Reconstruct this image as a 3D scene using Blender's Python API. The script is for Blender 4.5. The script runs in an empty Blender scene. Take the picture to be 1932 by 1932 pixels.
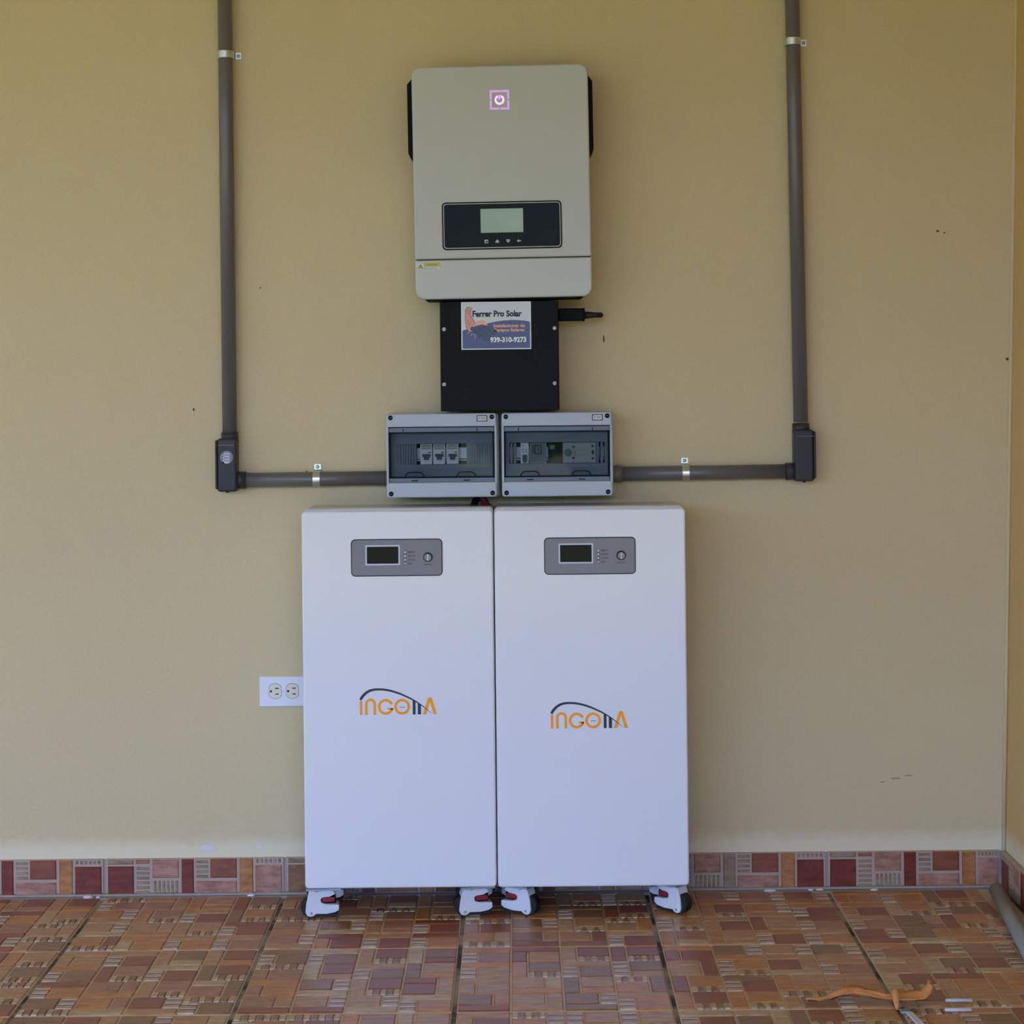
import bpy, bmesh, math, random
from mathutils import Vector, Matrix
random.seed(7)
S = bpy.context.scene
C = S.collection
PI = math.pi

# ------------------------------------------------------------------ camera
cam_d = bpy.data.cameras.new('camera')
cam = bpy.data.objects.new('camera', cam_d)
C.objects.link(cam)
CAM = Vector((0.9462, -4.5027, 1.1852))
YAW, PITCH, ROLL, FPX, U0, V0 = 0.0032, 0.0048, -0.0109, 3728.9, 960.3, 679.5
fw = Vector((-math.sin(YAW) * math.cos(PITCH), math.cos(YAW) * math.cos(PITCH), math.sin(PITCH)))
r0 = Vector((math.cos(YAW), math.sin(YAW), 0)); u0 = r0.cross(fw)
rt = math.cos(ROLL) * r0 + math.sin(ROLL) * u0
up = -math.sin(ROLL) * r0 + math.cos(ROLL) * u0
M = Matrix((rt, up, -fw)).transposed().to_4x4(); M.translation = CAM
cam.matrix_world = M
cam_d.sensor_fit = 'HORIZONTAL'; cam_d.sensor_width = 36.0
cam_d.lens = FPX / 1932 * 36.0
cam_d.shift_x = (966 - U0) / 1932
cam_d.shift_y = (V0 - 966) / 1932
cam_d.clip_start = 0.05; cam_d.clip_end = 200
S.camera = cam

# ------------------------------------------------------------------ light and exposure
def lin(c):
    return tuple(((v / 255) / 12.92 if v / 255 <= .04045 else ((v / 255 + .055) / 1.055) ** 2.4) for v in c)

S.view_settings.view_transform = 'Standard'
S.view_settings.look = 'None'
S.view_settings.gamma = 1.0
S.view_settings.use_curve_mapping = False
S.view_settings.exposure = 0.0
S.cycles.use_denoising = True
S.cycles.max_bounces = 8
S.cycles.diffuse_bounces = 6

world = bpy.data.worlds.new('world'); S.world = world
world.use_nodes = True
nt = world.node_tree; nt.nodes.clear()
wo = nt.nodes.new('ShaderNodeOutputWorld'); bg = nt.nodes.new('ShaderNodeBackground')
tc = nt.nodes.new('ShaderNodeTexCoord'); sp = nt.nodes.new('ShaderNodeSeparateXYZ')
rp = nt.nodes.new('ShaderNodeValToRGB')
rp.color_ramp.elements[0].position = 0.0; rp.color_ramp.elements[0].color = (0.40, 0.55, 1.0, 1)
rp.color_ramp.elements[1].position = 0.7; rp.color_ramp.elements[1].color = (0.24, 0.42, 1.0, 1)
nt.links.new(tc.outputs['Generated'], sp.inputs[0]); nt.links.new(sp.outputs['Z'], rp.inputs[0])
nt.links.new(rp.outputs[0], bg.inputs['Color']); nt.links.new(bg.outputs[0], wo.inputs['Surface'])
bg.inputs['Strength'].default_value = 11.9

# the sun stands high over the yard; the roof keeps it off everything but the outer edge of the floor
sun_d = bpy.data.lights.new('sun', 'SUN'); sun_d.energy = 23.0; sun_d.angle = 0.01; sun_d.color = (1.0, 0.93, 0.78)
sun = bpy.data.objects.new('sun', sun_d); C.objects.link(sun)
sun.rotation_euler = (math.radians(22), math.radians(-16), 0)

# ------------------------------------------------------------------ materials
def mat(name, col, rough=.5, metal=0.0, var=.06, vscale=8.0, bump=0.0, bscale=300.0, stretch=(1, 1, 1), spec=.5,
        emit=None, coat=0.0):
    m = bpy.data.materials.new(name); m.use_nodes = True
    t = m.node_tree; p = t.nodes['Principled BSDF']
    p.inputs['Roughness'].default_value = rough; p.inputs['Metallic'].default_value = metal
    p.inputs['Specular IOR Level'].default_value = spec
    p.inputs['Coat Weight'].default_value = coat
    c = lin(col)
    g = t.nodes.new('ShaderNodeNewGeometry')
    mp = t.nodes.new('ShaderNodeMapping'); mp.inputs['Scale'].default_value = stretch
    t.links.new(g.outputs['Position'], mp.inputs['Vector'])
    n = t.nodes.new('ShaderNodeTexNoise'); n.inputs['Scale'].default_value = vscale; n.inputs['Detail'].default_value = 5
    t.links.new(mp.outputs[0], n.inputs['Vector'])
    mx = t.nodes.new('ShaderNodeMix'); mx.data_type = 'RGBA'
    mx.inputs['A'].default_value = tuple(v * (1 - var) for v in c) + (1,)
    mx.inputs['B'].default_value = tuple(min(1, v * (1 + var)) for v in c) + (1,)
    t.links.new(n.outputs['Fac'], mx.inputs['Factor']); t.links.new(mx.outputs['Result'], p.inputs['Base Color'])
    if bump:
        n2 = t.nodes.new('ShaderNodeTexNoise'); n2.inputs['Scale'].default_value = bscale; n2.inputs['Detail'].default_value = 4
        t.links.new(mp.outputs[0], n2.inputs['Vector'])
        b = t.nodes.new('ShaderNodeBump'); b.inputs['Strength'].default_value = bump; b.inputs['Distance'].default_value = .002
        t.links.new(n2.outputs['Fac'], b.inputs['Height']); t.links.new(b.outputs[0], p.inputs['Normal'])
    if emit:
        p.inputs['Emission Color'].default_value = lin(emit[0]) + (1,); p.inputs['Emission Strength'].default_value = emit[1]
    return m

def wall_material(name, col, band=True):
    m = bpy.data.materials.new(name); m.use_nodes = True
    t = m.node_tree; N = t.nodes.new; L = t.links.new; p = t.nodes['Principled BSDF']
    p.inputs['Roughness'].default_value = .62; p.inputs['Specular IOR Level'].default_value = .3
    g = N('ShaderNodeNewGeometry'); sx = N('ShaderNodeSeparateXYZ'); L(g.outputs['Position'], sx.inputs[0])
    n1 = N('ShaderNodeTexNoise'); n1.inputs['Scale'].default_value = 1.7; n1.inputs['Detail'].default_value = 6; L(g.outputs['Position'], n1.inputs['Vector'])
    n2 = N('ShaderNodeTexNoise'); n2.inputs['Scale'].default_value = 260; n2.inputs['Detail'].default_value = 3; L(g.outputs['Position'], n2.inputs['Vector'])
    n3 = N('ShaderNodeTexNoise'); n3.inputs['Scale'].default_value = 30; n3.inputs['Detail'].default_value = 5; L(g.outputs['Position'], n3.inputs['Vector'])
    c = lin(col)
    a = N('ShaderNodeMix'); a.data_type = 'RGBA'
    a.inputs['A'].default_value = tuple(v * .93 for v in c) + (1,); a.inputs['B'].default_value = tuple(v * 1.07 for v in c) + (1,)
    L(n1.outputs['Fac'], a.inputs['Factor'])
    b = N('ShaderNodeMix'); b.data_type = 'RGBA'; b.blend_type = 'OVERLAY'; b.inputs['Factor'].default_value = .16
    L(a.outputs['Result'], b.inputs['A']); L(n2.outputs['Color'], b.inputs['B'])
    bw = N('ShaderNodeRGBToBW'); L(n2.outputs['Color'], bw.inputs[0]); L(bw.outputs[0], b.inputs['B'])
    last = b
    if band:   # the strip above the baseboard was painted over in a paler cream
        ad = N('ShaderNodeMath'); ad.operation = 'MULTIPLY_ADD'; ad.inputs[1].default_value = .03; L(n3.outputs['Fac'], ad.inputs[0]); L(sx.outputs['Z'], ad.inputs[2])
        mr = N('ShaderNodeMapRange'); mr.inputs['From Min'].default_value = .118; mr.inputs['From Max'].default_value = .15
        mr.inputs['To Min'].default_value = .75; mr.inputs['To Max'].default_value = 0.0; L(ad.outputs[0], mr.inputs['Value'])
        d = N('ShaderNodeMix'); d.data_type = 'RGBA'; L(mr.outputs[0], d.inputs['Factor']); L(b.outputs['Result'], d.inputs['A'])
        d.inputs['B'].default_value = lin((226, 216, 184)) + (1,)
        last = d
    L(last.outputs['Result'], p.inputs['Base Color'])
    h = N('ShaderNodeMath'); h.operation = 'MULTIPLY_ADD'; h.inputs[1].default_value = .5; L(n2.outputs['Fac'], h.inputs[0]); L(n3.outputs['Fac'], h.inputs[2])
    bp = N('ShaderNodeBump'); bp.inputs['Strength'].default_value = .28; bp.inputs['Distance'].default_value = .003
    L(h.outputs[0], bp.inputs['Height']); L(bp.outputs[0], p.inputs['Normal'])
    return m

def glass_material(name, tint, ior=1.45):
    m = bpy.data.materials.new(name); m.use_nodes = True
    t = m.node_tree; t.nodes.clear(); N = t.nodes.new; L = t.links.new
    o = N('ShaderNodeOutputMaterial'); tr = N('ShaderNodeBsdfTransparent'); gl = N('ShaderNodeBsdfGlossy'); mx = N('ShaderNodeMixShader'); f = N('ShaderNodeFresnel')
    nz = N('ShaderNodeTexNoise'); nz.inputs['Scale'].default_value = 14; g = N('ShaderNodeNewGeometry'); L(g.outputs['Position'], nz.inputs['Vector'])
    bp = N('ShaderNodeBump'); bp.inputs['Strength'].default_value = .06; bp.inputs['Distance'].default_value = .004
    L(nz.outputs['Fac'], bp.inputs['Height']); L(bp.outputs[0], gl.inputs['Normal'])
    tr.inputs['Color'].default_value = tint + (1,); gl.inputs['Roughness'].default_value = .03; f.inputs['IOR'].default_value = ior
    L(f.outputs[0], mx.inputs[0]); L(tr.outputs[0], mx.inputs[1]); L(gl.outputs[0], mx.inputs[2]); L(mx.outputs[0], o.inputs[0])
    return m

def brick_material(name, col, dark):
    """fired tile face: the glaze runs from one tone into a darker one, with streaks and pits"""
    m = bpy.data.materials.new(name); m.use_nodes = True
    t = m.node_tree; N = t.nodes.new; L = t.links.new; p = t.nodes['Principled BSDF']
    p.inputs['Roughness'].default_value = .36; p.inputs['Specular IOR Level'].default_value = .5
    g = N('ShaderNodeNewGeometry'); mp = N('ShaderNodeMapping'); mp.inputs['Scale'].default_value = (14, 60, 40)
    L(g.outputs['Position'], mp.inputs['Vector'])
    n1 = N('ShaderNodeTexNoise'); n1.inputs['Scale'].default_value = 1.6; n1.inputs['Detail'].default_value = 7; n1.inputs['Roughness'].default_value = .65; L(mp.outputs[0], n1.inputs['Vector'])
    cr = N('ShaderNodeValToRGB'); cr.color_ramp.elements[0].position = .36; cr.color_ramp.elements[1].position = .62
    cr.color_ramp.elements[0].color = lin(dark) + (1,); cr.color_ramp.elements[1].color = lin(col) + (1,)
    L(n1.outputs['Fac'], cr.inputs[0]); L(cr.outputs[0], p.inputs['Base Color'])
    n2 = N('ShaderNodeTexNoise'); n2.inputs['Scale'].default_value = 160; n2.inputs['Detail'].default_value = 4; L(g.outputs['Position'], n2.inputs['Vector'])
    bp = N('ShaderNodeBump'); bp.inputs['Strength'].default_value = .25; bp.inputs['Distance'].default_value = .002
    L(n2.outputs['Fac'], bp.inputs['Height']); L(bp.outputs[0], p.inputs['Normal'])
    return m

WALL = (205, 188, 148)
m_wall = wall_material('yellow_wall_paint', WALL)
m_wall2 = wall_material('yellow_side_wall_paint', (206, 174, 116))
m_ceil = mat('ceiling_paint', (226, 206, 150), .8, bump=.2, bscale=200)
m_white = mat('white_powder_coat', (226, 228, 232), .14, var=.02, vscale=3, bump=.03, bscale=500)
m_dark_gap = mat('dark_gap', (24, 25, 30), .6)
m_inv = mat('light_grey_enamel', (186, 189, 180), .45, var=.02, bump=.04, bscale=600)
m_inv2 = mat('light_grey_enamel_lower', (190, 194, 188), .45, var=.02, bump=.04, bscale=600)
m_black = mat('black_powder_coat', (17, 18, 24), .6, var=.1, bump=.1, bscale=900, spec=.16)
m_jet = mat('jet_black_plastic', (6, 6, 7), .55, spec=.12)
m_display = mat('black_glossy_display', (20, 26, 22), .3, var=.15, spec=.1)
m_lcd = mat('grey_green_lcd', (164, 186, 164), .2, var=.14, vscale=30, spec=.2)
m_screen = mat('dark_screen_glass', (8, 9, 22), .08, var=.2, spec=.1)
m_sil = mat('silver_frame', (190, 190, 205), .35, .2)
m_icon = mat('pale_icon_print', (190, 200, 195), .5)
m_led = mat('violet_led', (205, 120, 245), .4, emit=((214, 132, 255), 1.0))
m_led2 = mat('pink_white_led', (235, 190, 250), .4, emit=((240, 190, 255), 1.05))
m_ledframe = mat('violet_led_frame', (180, 150, 190), .4, emit=((200, 150, 225), .62))
m_db = mat('light_blue_grey_plastic', (172, 180, 190), .4, var=.03, vscale=6, bump=.03)
m_dbdark = mat('slate_grey_plastic', (96, 104, 122), .4, var=.04)
m_dbin = mat('inner_grey_plastic', (108, 114, 132), .5, var=.04)
m_line = mat('dark_seal', (14, 18, 29), .6, spec=.1)
m_glass = glass_material('smoked_clear_cover', (.82, .85, .85), 1.22)
m_brk = mat('breaker_grey_white', (205, 208, 214), .45)
m_brk2 = mat('dark_grey_module', (92, 96, 108), .45)
m_brk3 = mat('mid_grey_module', (142, 146, 150), .45)
m_navy = mat('navy_toggle', (24, 30, 72), .4)
m_green = mat('green_knob', (22, 96, 74), .3)
m_conduit = mat('grey_pvc', (100, 96, 95), .28, var=.07, vscale=12, bump=.05)
m_elbow = mat('dark_grey_pvc', (52, 52, 57), .45, var=.08, spec=.3)
m_steel = mat('galvanised_steel', (205, 214, 212), .28, .9, var=.1, vscale=60)
m_screw = mat('screw_steel', (160, 168, 172), .4, .7)
m_screwblk = mat('black_screw', (8, 10, 18), .6, spec=.1)
m_bolt = mat('pale_screw_head', (215, 215, 212), .35, .3)
m_outlet = mat('white_outlet_plastic', (224, 226, 234), .35, var=.02)
m_recep = mat('ivory_receptacle', (222, 216, 200), .4, var=.02)
m_hole = mat('slot_black', (4, 4, 5), .7)
m_panel = mat('grey_purple_panel', (118, 117, 128), .2, var=.05, vscale=10)
m_pborder = mat('teal_black_border', (20, 40, 48), .5, spec=.2)
m_print = mat('dark_print', (44, 44, 58), .5, spec=.2)
m_chrome = mat('brushed_steel_knob', (112, 108, 106), .3, .9)
m_orange = mat('orange_print', (255, 164, 8), .5, var=.02)
m_ink = mat('navy_ink', (20, 33, 47), .45, var=.02)
m_cast = mat('white_caster_metal', (214, 216, 222), .4, var=.03)
m_rubber = mat('black_rubber', (13, 13, 14), .6)
m_red = mat('red_dial', (128, 26, 34), .35)
m_redc = mat('red_cable', (104, 26, 26), .45)
m_pipe = mat('grey_green_pvc', (132, 132, 122), .5, var=.08, bump=.1)
m_leaf = mat('dry_leaf', (206, 142, 84), .7, var=.4, vscale=45, bump=.4, bscale=150)
m_stick = mat('white_plastic', (198, 194, 194), .5)
m_grout = mat('pale_grout', (158, 146, 136), .8, var=.16, vscale=40, bump=.3)
m_joint = mat('floor_joint_grout', (104, 94, 84), .85, var=.45, vscale=30, bump=.3)
t_ = m_joint.node_tree      # washed-out stretches of the grout alternate with pale ones
n_ = [n for n in t_.nodes if n.type == 'TEX_NOISE'][0]; n_.inputs['Scale'].default_value = 5.0; n_.inputs['Detail'].default_value = 8; n_.inputs['Roughness'].default_value = .7
r_ = t_.nodes.new('ShaderNodeValToRGB'); r_.color_ramp.elements[0].position = .44; r_.color_ramp.elements[1].position = .54
r_.color_ramp.elements[0].color = lin((52, 44, 38)) + (1,); r_.color_ramp.elements[1].color = lin((150, 140, 126)) + (1,)
t_.links.new(n_.outputs['Fac'], r_.inputs[0]); t_.links.new(r_.outputs[0], t_.nodes['Principled BSDF'].inputs['Base Color'])
m_tile = mat('tile_body_tan', (196, 166, 130), .42, var=.14, vscale=25, bump=.2, bscale=200)
m_tileb = mat('baseboard_tile_body', (172, 150, 134), .45, var=.12, vscale=25, bump=.2, bscale=200)
m_yard = mat('dry_lawn', (120, 116, 60), .9, var=.12, vscale=3)
m_trees = mat('tree_foliage', (64, 92, 38), .8, var=.5, vscale=2)
m_speck = mat('dirt_speck', (84, 72, 54), .8)
m_scuff = mat('faint_scuff', (152, 134, 100), .8)
m_plaster = mat('white_plaster', (216, 208, 206), .8)
BR = [brick_material('brick_tan', (178, 134, 92), (142, 98, 64)),
      brick_material('brick_orange', (184, 126, 72), (146, 92, 52)),
      brick_material('brick_red', (142, 80, 54), (116, 64, 44)),
      brick_material('brick_brown', (146, 104, 70), (110, 76, 52)),
      brick_material('brick_sand', (186, 158, 120), (150, 118, 84)),
      brick_material('brick_pink', (166, 116, 88), (130, 84, 62)),
      brick_material('brick_deep_red', (126, 52, 36), (92, 36, 28)),
      brick_material('brick_grey', (158, 140, 114), (122, 100, 78)),
      brick_material('brick_rose', (178, 136, 116), (138, 90, 72))]
m_labelw = mat('label_white', (205, 208, 206), .4, var=.02)
m_yellow = mat('label_yellow', (196, 186, 72), .4, var=.04)
m_olive = mat('label_ink', (92, 90, 22), .5)
m_stk_sky = mat('sticker_pale', (206, 210, 204), .3, var=.03)
m_stk_blue = mat('sticker_blue', (68, 74, 124), .3, var=.1, vscale=20)
m_stk_skin = mat('sticker_skin', (214, 140, 124), .3, var=.08, vscale=40)
m_stk_sun = mat('sticker_sun', (232, 168, 146), .3, var=.08, vscale=40)
m_stk_slate = mat('sticker_slate', (52, 66, 92), .3, var=.2, vscale=60)
m_stk_org = mat('sticker_orange', (224, 160, 118), .3)
m_stk_wht = mat('sticker_white', (226, 230, 228), .3, var=.02)

# ------------------------------------------------------------------ mesh helpers
class B:
    """collects shapes; build() links them as ONE mesh object"""
    def __init__(s): s.v = []; s.f = []; s.sm = []; s.mi = []; s.cur = 0
    def add(s, vs, fs, smooth=False):
        o = len(s.v); s.v += [tuple(v) for v in vs]; s.f += [tuple(i + o for i in f) for f in fs]
        s.sm += [smooth] * len(fs); s.mi += [s.cur] * len(fs); return s
    def box(s, x0, x1, y0, y1, z0, z1):
        vs = [(x, y, z) for x in (x0, x1) for y in (y0, y1) for z in (z0, z1)]
        return s.add(vs, [(0, 1, 3, 2), (4, 6, 7, 5), (0, 4, 5, 1), (2, 3, 7, 6), (0, 2, 6, 4), (1, 5, 7, 3)])
    def loft(s, rings, caps=True, smooth=False):
        n = len(rings[0]); vs = [p for r in rings for p in r]; fs = []
        for k in range(len(rings) - 1):
            for i in range(n):
                j = (i + 1) % n
                fs.append((k * n + i, k * n + j, (k + 1) * n + j, (k + 1) * n + i))
        s.add(vs, fs, smooth)
        if caps:
            o = len(s.v) - len(vs)
            s.f.append(tuple(o + i for i in reversed(range(n)))); s.sm.append(False); s.mi.append(s.cur)
            s.f.append(tuple(o + (len(rings) - 1) * n + i for i in range(n))); s.sm.append(False); s.mi.append(s.cur)
        return s
    def rrect(s, x0, x1, z0, z1, yb, yf, r, edge=0.0, seg=6, smooth=True):
        """rounded rectangle in XZ reaching from yb (back) to yf (front, smaller y), front edge rounded by edge"""
        def ring(ins, y):
            rr = max(r - ins, .0002); out = []
            for cx, cz, a0 in ((x1 - ins - rr, z1 - ins - rr, 0), (x0 + ins + rr, z1 - ins - rr, 90), (x0 + ins + rr, z0 + ins + rr, 180), (x1 - ins - rr, z0 + ins + rr, 270)):
                for k in range(seg + 1):
                    a = math.radians(a0 + 90 * k / seg); out.append((cx + rr * math.cos(a), y, cz + rr * math.sin(a)))
            return out
        rings = [ring(0, yb)]
        if edge > 0:
            for k in range(5):
                a = PI / 2 * k / 4; rings.append(ring(edge * (1 - math.cos(a)), yf + edge * (1 - math.sin(a))))
        else: rings.append(ring(0, yf))
        return s.loft(rings, True, smooth)
    def cyl(s, p0, p1, r0, r1=None, n=24, smooth=True):
        p0, p1 = Vector(p0), Vector(p1); r1 = r0 if r1 is None else r1
        d = (p1 - p0).normalized(); a = d.orthogonal().normalized(); b = d.cross(a)
        R = lambda p, r: [p + r * (math.cos(2 * PI * k / n) * a + math.sin(2 * PI * k / n) * b) for k in range(n)]
        return s.loft([R(p0, r0), R(p1, r1)], True, smooth)
    def tube(s, pts, r, n=14):
        pts = [Vector(p) for p in pts]; rings = []; a = None
        for i, p in enumerate(pts):
            d = (pts[min(i + 1, len(pts) - 1)] - pts[max(i - 1, 0)]).normalized()
            a = d.orthogonal() if a is None else a - a.dot(d) * d
            a.normalize(); b = d.cross(a); rr = r[i] if isinstance(r, (list, tuple)) else r
            rings.append([p + rr * (math.cos(2 * PI * k / n) * a + math.sin(2 * PI * k / n) * b) for k in range(n)])
        return s.loft(rings, True, True)
    def prism(s, poly, yb, yf):
        """polygon of (x, z) given counter-clockwise as seen from the front"""
        return s.loft([[(x, yb, z) for x, z in poly], [(x, yf, z) for x, z in poly]], True, False)
    def ring(s, cx, cz, ri, ro, a0, a1, yb, yf, n=28):
        full = abs(a1 - a0) >= 359.9
        A = [math.radians(a0 + (a1 - a0) * k / n) for k in range(n + (0 if full else 1))]
        sec = lambda a: [(cx + r * math.cos(a), y, cz + r * math.sin(a)) for r, y in ((ri, yb), (ro, yb), (ro, yf), (ri, yf))]
        if full:
            q = [sec(a) for a in A]; m = len(q); vs = [p for r in q for p in r]
            return s.add(vs, [(i * 4 + j, ((i + 1) % m) * 4 + j, ((i + 1) % m) * 4 + (j + 1) % 4, i * 4 + (j + 1) % 4) for i in range(m) for j in range(4)])
        return s.loft([sec(a) for a in A], True, False)
    def ribbon(s, pts, w, yb, yf):
        """a stroke of varying width in XZ"""
        P = [Vector(p) for p in pts]; rings = []
        for i, p in enumerate(P):
            d = (P[min(i + 1, len(P) - 1)] - P[max(i - 1, 0)]).normalized(); n = Vector((-d.y, d.x)); h = w[i] / 2
            a, b = p + n * h, p - n * h
            rings.append([(a.x, yb, a.y), (b.x, yb, b.y), (b.x, yf, b.y), (a.x, yf, a.y)])
        return s.loft(rings, True, False)
    def dome(s, c, r, h, n=14):
        """a screw head bulging towards -Y"""
        x, y, z = c; rings = []
        for k in range(4):
            a = PI / 2 * k / 4
            rings.append([(x + r * math.cos(a) * math.cos(t), y - h * math.sin(a), z + r * math.cos(a) * math.sin(t)) for t in [2 * PI * i / n for i in range(n)]])
        return s.loft(rings, True, True)
    def text(s, body, x0, x1, z0, z1, y, depth=.0004, bold=.0, shear=0.0):
        cu = bpy.data.curves.new('t', 'FONT'); cu.body = body; cu.size = 1; cu.offset = bold; cu.shear = shear; cu.resolution_u = 3
        o = bpy.data.objects.new('t', cu); C.objects.link(o); bpy.context.view_layer.update()
        me = bpy.data.meshes.new_from_object(o.evaluated_get(bpy.context.evaluated_depsgraph_get()))
        xs = [v.co.x for v in me.vertices]; ys = [v.co.y for v in me.vertices]
        ax, bx, ay, by = min(xs), max(xs), min(ys), max(ys)
        f = lambda c, yy: (x0 + (c.x - ax) / (bx - ax) * (x1 - x0), yy, z0 + (c.y - ay) / (by - ay) * (z1 - z0))
        s.add([f(v.co, y) for v in me.vertices], [tuple(p.vertices) for p in me.polygons])
        bpy.data.objects.remove(o); bpy.data.curves.remove(cu); bpy.data.meshes.remove(me)
        return s
    def build(s, name, m, parent=None, origin=None, off=(0, 0, 0)):
        """vertices are in the space of the root; origin moves the object's own origin"""
        og = Vector(origin) if origin else Vector((0, 0, 0)); of = Vector(off)
        me = bpy.data.meshes.new(name)
        me.from_pydata([tuple(Vector(v) - og - of) for v in s.v], [], s.f); me.update()
        bm = bmesh.new(); bm.from_mesh(me); bmesh.ops.recalc_face_normals(bm, faces=bm.faces); bm.to_mesh(me); bm.free()
        for p, q, k in zip(me.polygons, s.sm, s.mi): p.use_smooth = q; p.material_index = k
        for mm in (m if isinstance(m, (list, tuple)) else [m]): me.materials.append(mm)
        o = bpy.data.objects.new(name, me); C.objects.link(o)
        if parent: o.parent = parent
        o.location = og
        return o

def bevel(o, w=.002, seg=2):
    md = o.modifiers.new('bevel', 'BEVEL'); md.width = w; md.segments = seg; md.limit_method = 'ANGLE'; md.angle_limit = math.radians(40)
    return o

def tag(o, label=None, cat=None, group=None, kind=None):
    if label: o['label'] = label
    if cat: o['category'] = cat
    if group: o['group'] = group
    if kind: o['kind'] = kind
    return o

def thing(name, loc, label, cat, group=None):
    o = bpy.data.objects.new(name, None); C.objects.link(o); o.location = loc; o.empty_display_size = .05
    return tag(o, label, cat, group)

# ------------------------------------------------------------------ room
CEIL = 2.5
XL, XR, YF = -3.4, 2.0437, -5.0
LEAN = 0.027          # the side wall is out of plumb
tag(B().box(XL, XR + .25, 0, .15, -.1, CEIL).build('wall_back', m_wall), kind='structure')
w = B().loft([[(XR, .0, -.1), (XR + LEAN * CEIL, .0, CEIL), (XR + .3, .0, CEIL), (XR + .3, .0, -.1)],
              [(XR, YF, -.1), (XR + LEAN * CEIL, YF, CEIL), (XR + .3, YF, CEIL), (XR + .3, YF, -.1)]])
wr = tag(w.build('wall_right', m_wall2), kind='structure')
tag(B().box(XL - 4, XR + .3, YF - 2, .15, CEIL, CEIL + .15).build('ceiling', m_ceil), kind='structure')  # unseen overhang, stretched forward and left to keep sky off the upper wall
wb = bpy.data.objects['wall_back']
# painted bead in the corner
B().tube([(XR - .002 + LEAN * z, -.002, z) for z in (.08, .5, 1.0, 1.5, 2.0, CEIL)], .005, 8).build('corner_bead', m_wall, wb)
for x, z, sx, sz in ((1.911, 1.49, .0035, .0025), (1.926, 1.486, .0022, .0018), (2.066, 1.197, .004, .0035), (.212, 1.102, .0022, .004), (.3666, 1.378, .0016, .0022),
                     (1.1483, 1.253, .0018, .009), (1.80, .246, .012, .0016), (1.83, .252, .010, .0014), (1.77, .238, .006, .0012), (.468, .958, .003, .0016)):
    b = B(); n = 8
    b.loft([[(x + sx * k * math.cos(2 * PI * i / n + .3) * (1 + .2 * math.sin(3 * i)), y, z + sz * k * math.sin(2 * PI * i / n + .3)) for i in range(n)] for k, y in ((1, .0), (.8, -.0008))])
    b.build('scuff' if x > 1.7 and z < .3 else 'dirt_speck', m_scuff if z < .3 else m_speck, wb)
for x, z, sx, sz in ((.233, .1035, .022, .008), (.352, .104, .012, .005)):
    b = B(); n = 14
    b.loft([[(x + sx * k * math.cos(2 * PI * i / n) * (1 + .18 * math.sin(5 * i)), y, z + sz * k * math.sin(2 * PI * i / n) * (1 + .2 * math.cos(3 * i))) for i in range(n)] for k, y in ((1, .0), (.85, -.001))])
    b.build('plaster_patch', m_plaster, wb)

# ------------------------------------------------------------------ floor: square tiles with a raised basket-weave of brick faces
T, G = .41, .0088
Y1 = -.4346           # first joint line in front of the wall
def px_of(p):
    d = Vector(p) - CAM; return (U0 + FPX * d.dot(rt) / d.dot(fw), V0 - FPX * d.dot(up) / d.dot(fw))
FT = .003             # height of a brick face above the tile body
b = B(); b.box(XL, XR, YF - .5, 0, -.1, -FT - .003)
floor = tag(b.build('floor', m_joint), kind='structure')
B().box(XL, XR, Y1 + T - G / 2 + .001, -.0, -FT - .004, -.001).build('grout_strip', m_grout, floor)
def frustum(bb, rect, z0, h, ins=.0022, wall=None):
    x0, x1, y0, y1 = rect
    lo = [(x0, y0), (x1, y0), (x1, y1), (x0, y1)]; hi = [(x0 + ins, y0 + ins), (x1 - ins, y0 + ins), (x1 - ins, y1 - ins), (x0 + ins, y1 - ins)]
    if wall is None: rings = [[(x, y, z0) for x, y in lo], [(x, y, z0 + h) for x, y in hi]]
    elif wall == 'back': rings = [[(x, z0, y) for x, y in lo], [(x, z0 - h, y) for x, y in hi]]
    else: rings = [[(z0, x, y) for x, y in lo], [(z0 - h, x, y) for x, y in hi]]
    bb.loft(rings)
    return bb
U = (T - G) / 12
def module(rot, rnd):
    """pieces of one 3 x 3 module: (kind, x0, y0, w, h) in units"""
    base = [('V', 0, 0, 1, 3), ('S', 1, 1, 2, 2), ('H', 1, 0, 2, 1)]
    out = []
    for k, x, y, w_, h_ in base:
        for _ in range(rot): x, y, w_, h_ = 3 - y - h_, x, h_, w_
        out.append((k, x, y, w_, h_))
    return out
pieces = []; tiles = {}
rnd = random.Random(21)
layout = [[(rnd.choice((0, 1, 2, 3)), rnd.random()) for _ in range(4)] for _ in range(4)]
def colour(k):
    r = rnd.random()
    if k == 'S': return 2 if r < .26 else 3 if r < .42 else 1 if r < .6 else 5 if r < .74 else 0
    if k == 'V': return 2 if r < .18 else 1 if r < .42 else 0 if r < .72 else 4 if r < .88 else 3
    return 0 if r < .35 else 4 if r < .5 else 5 if r < .65 else 2 if r < .8 else 1
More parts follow.
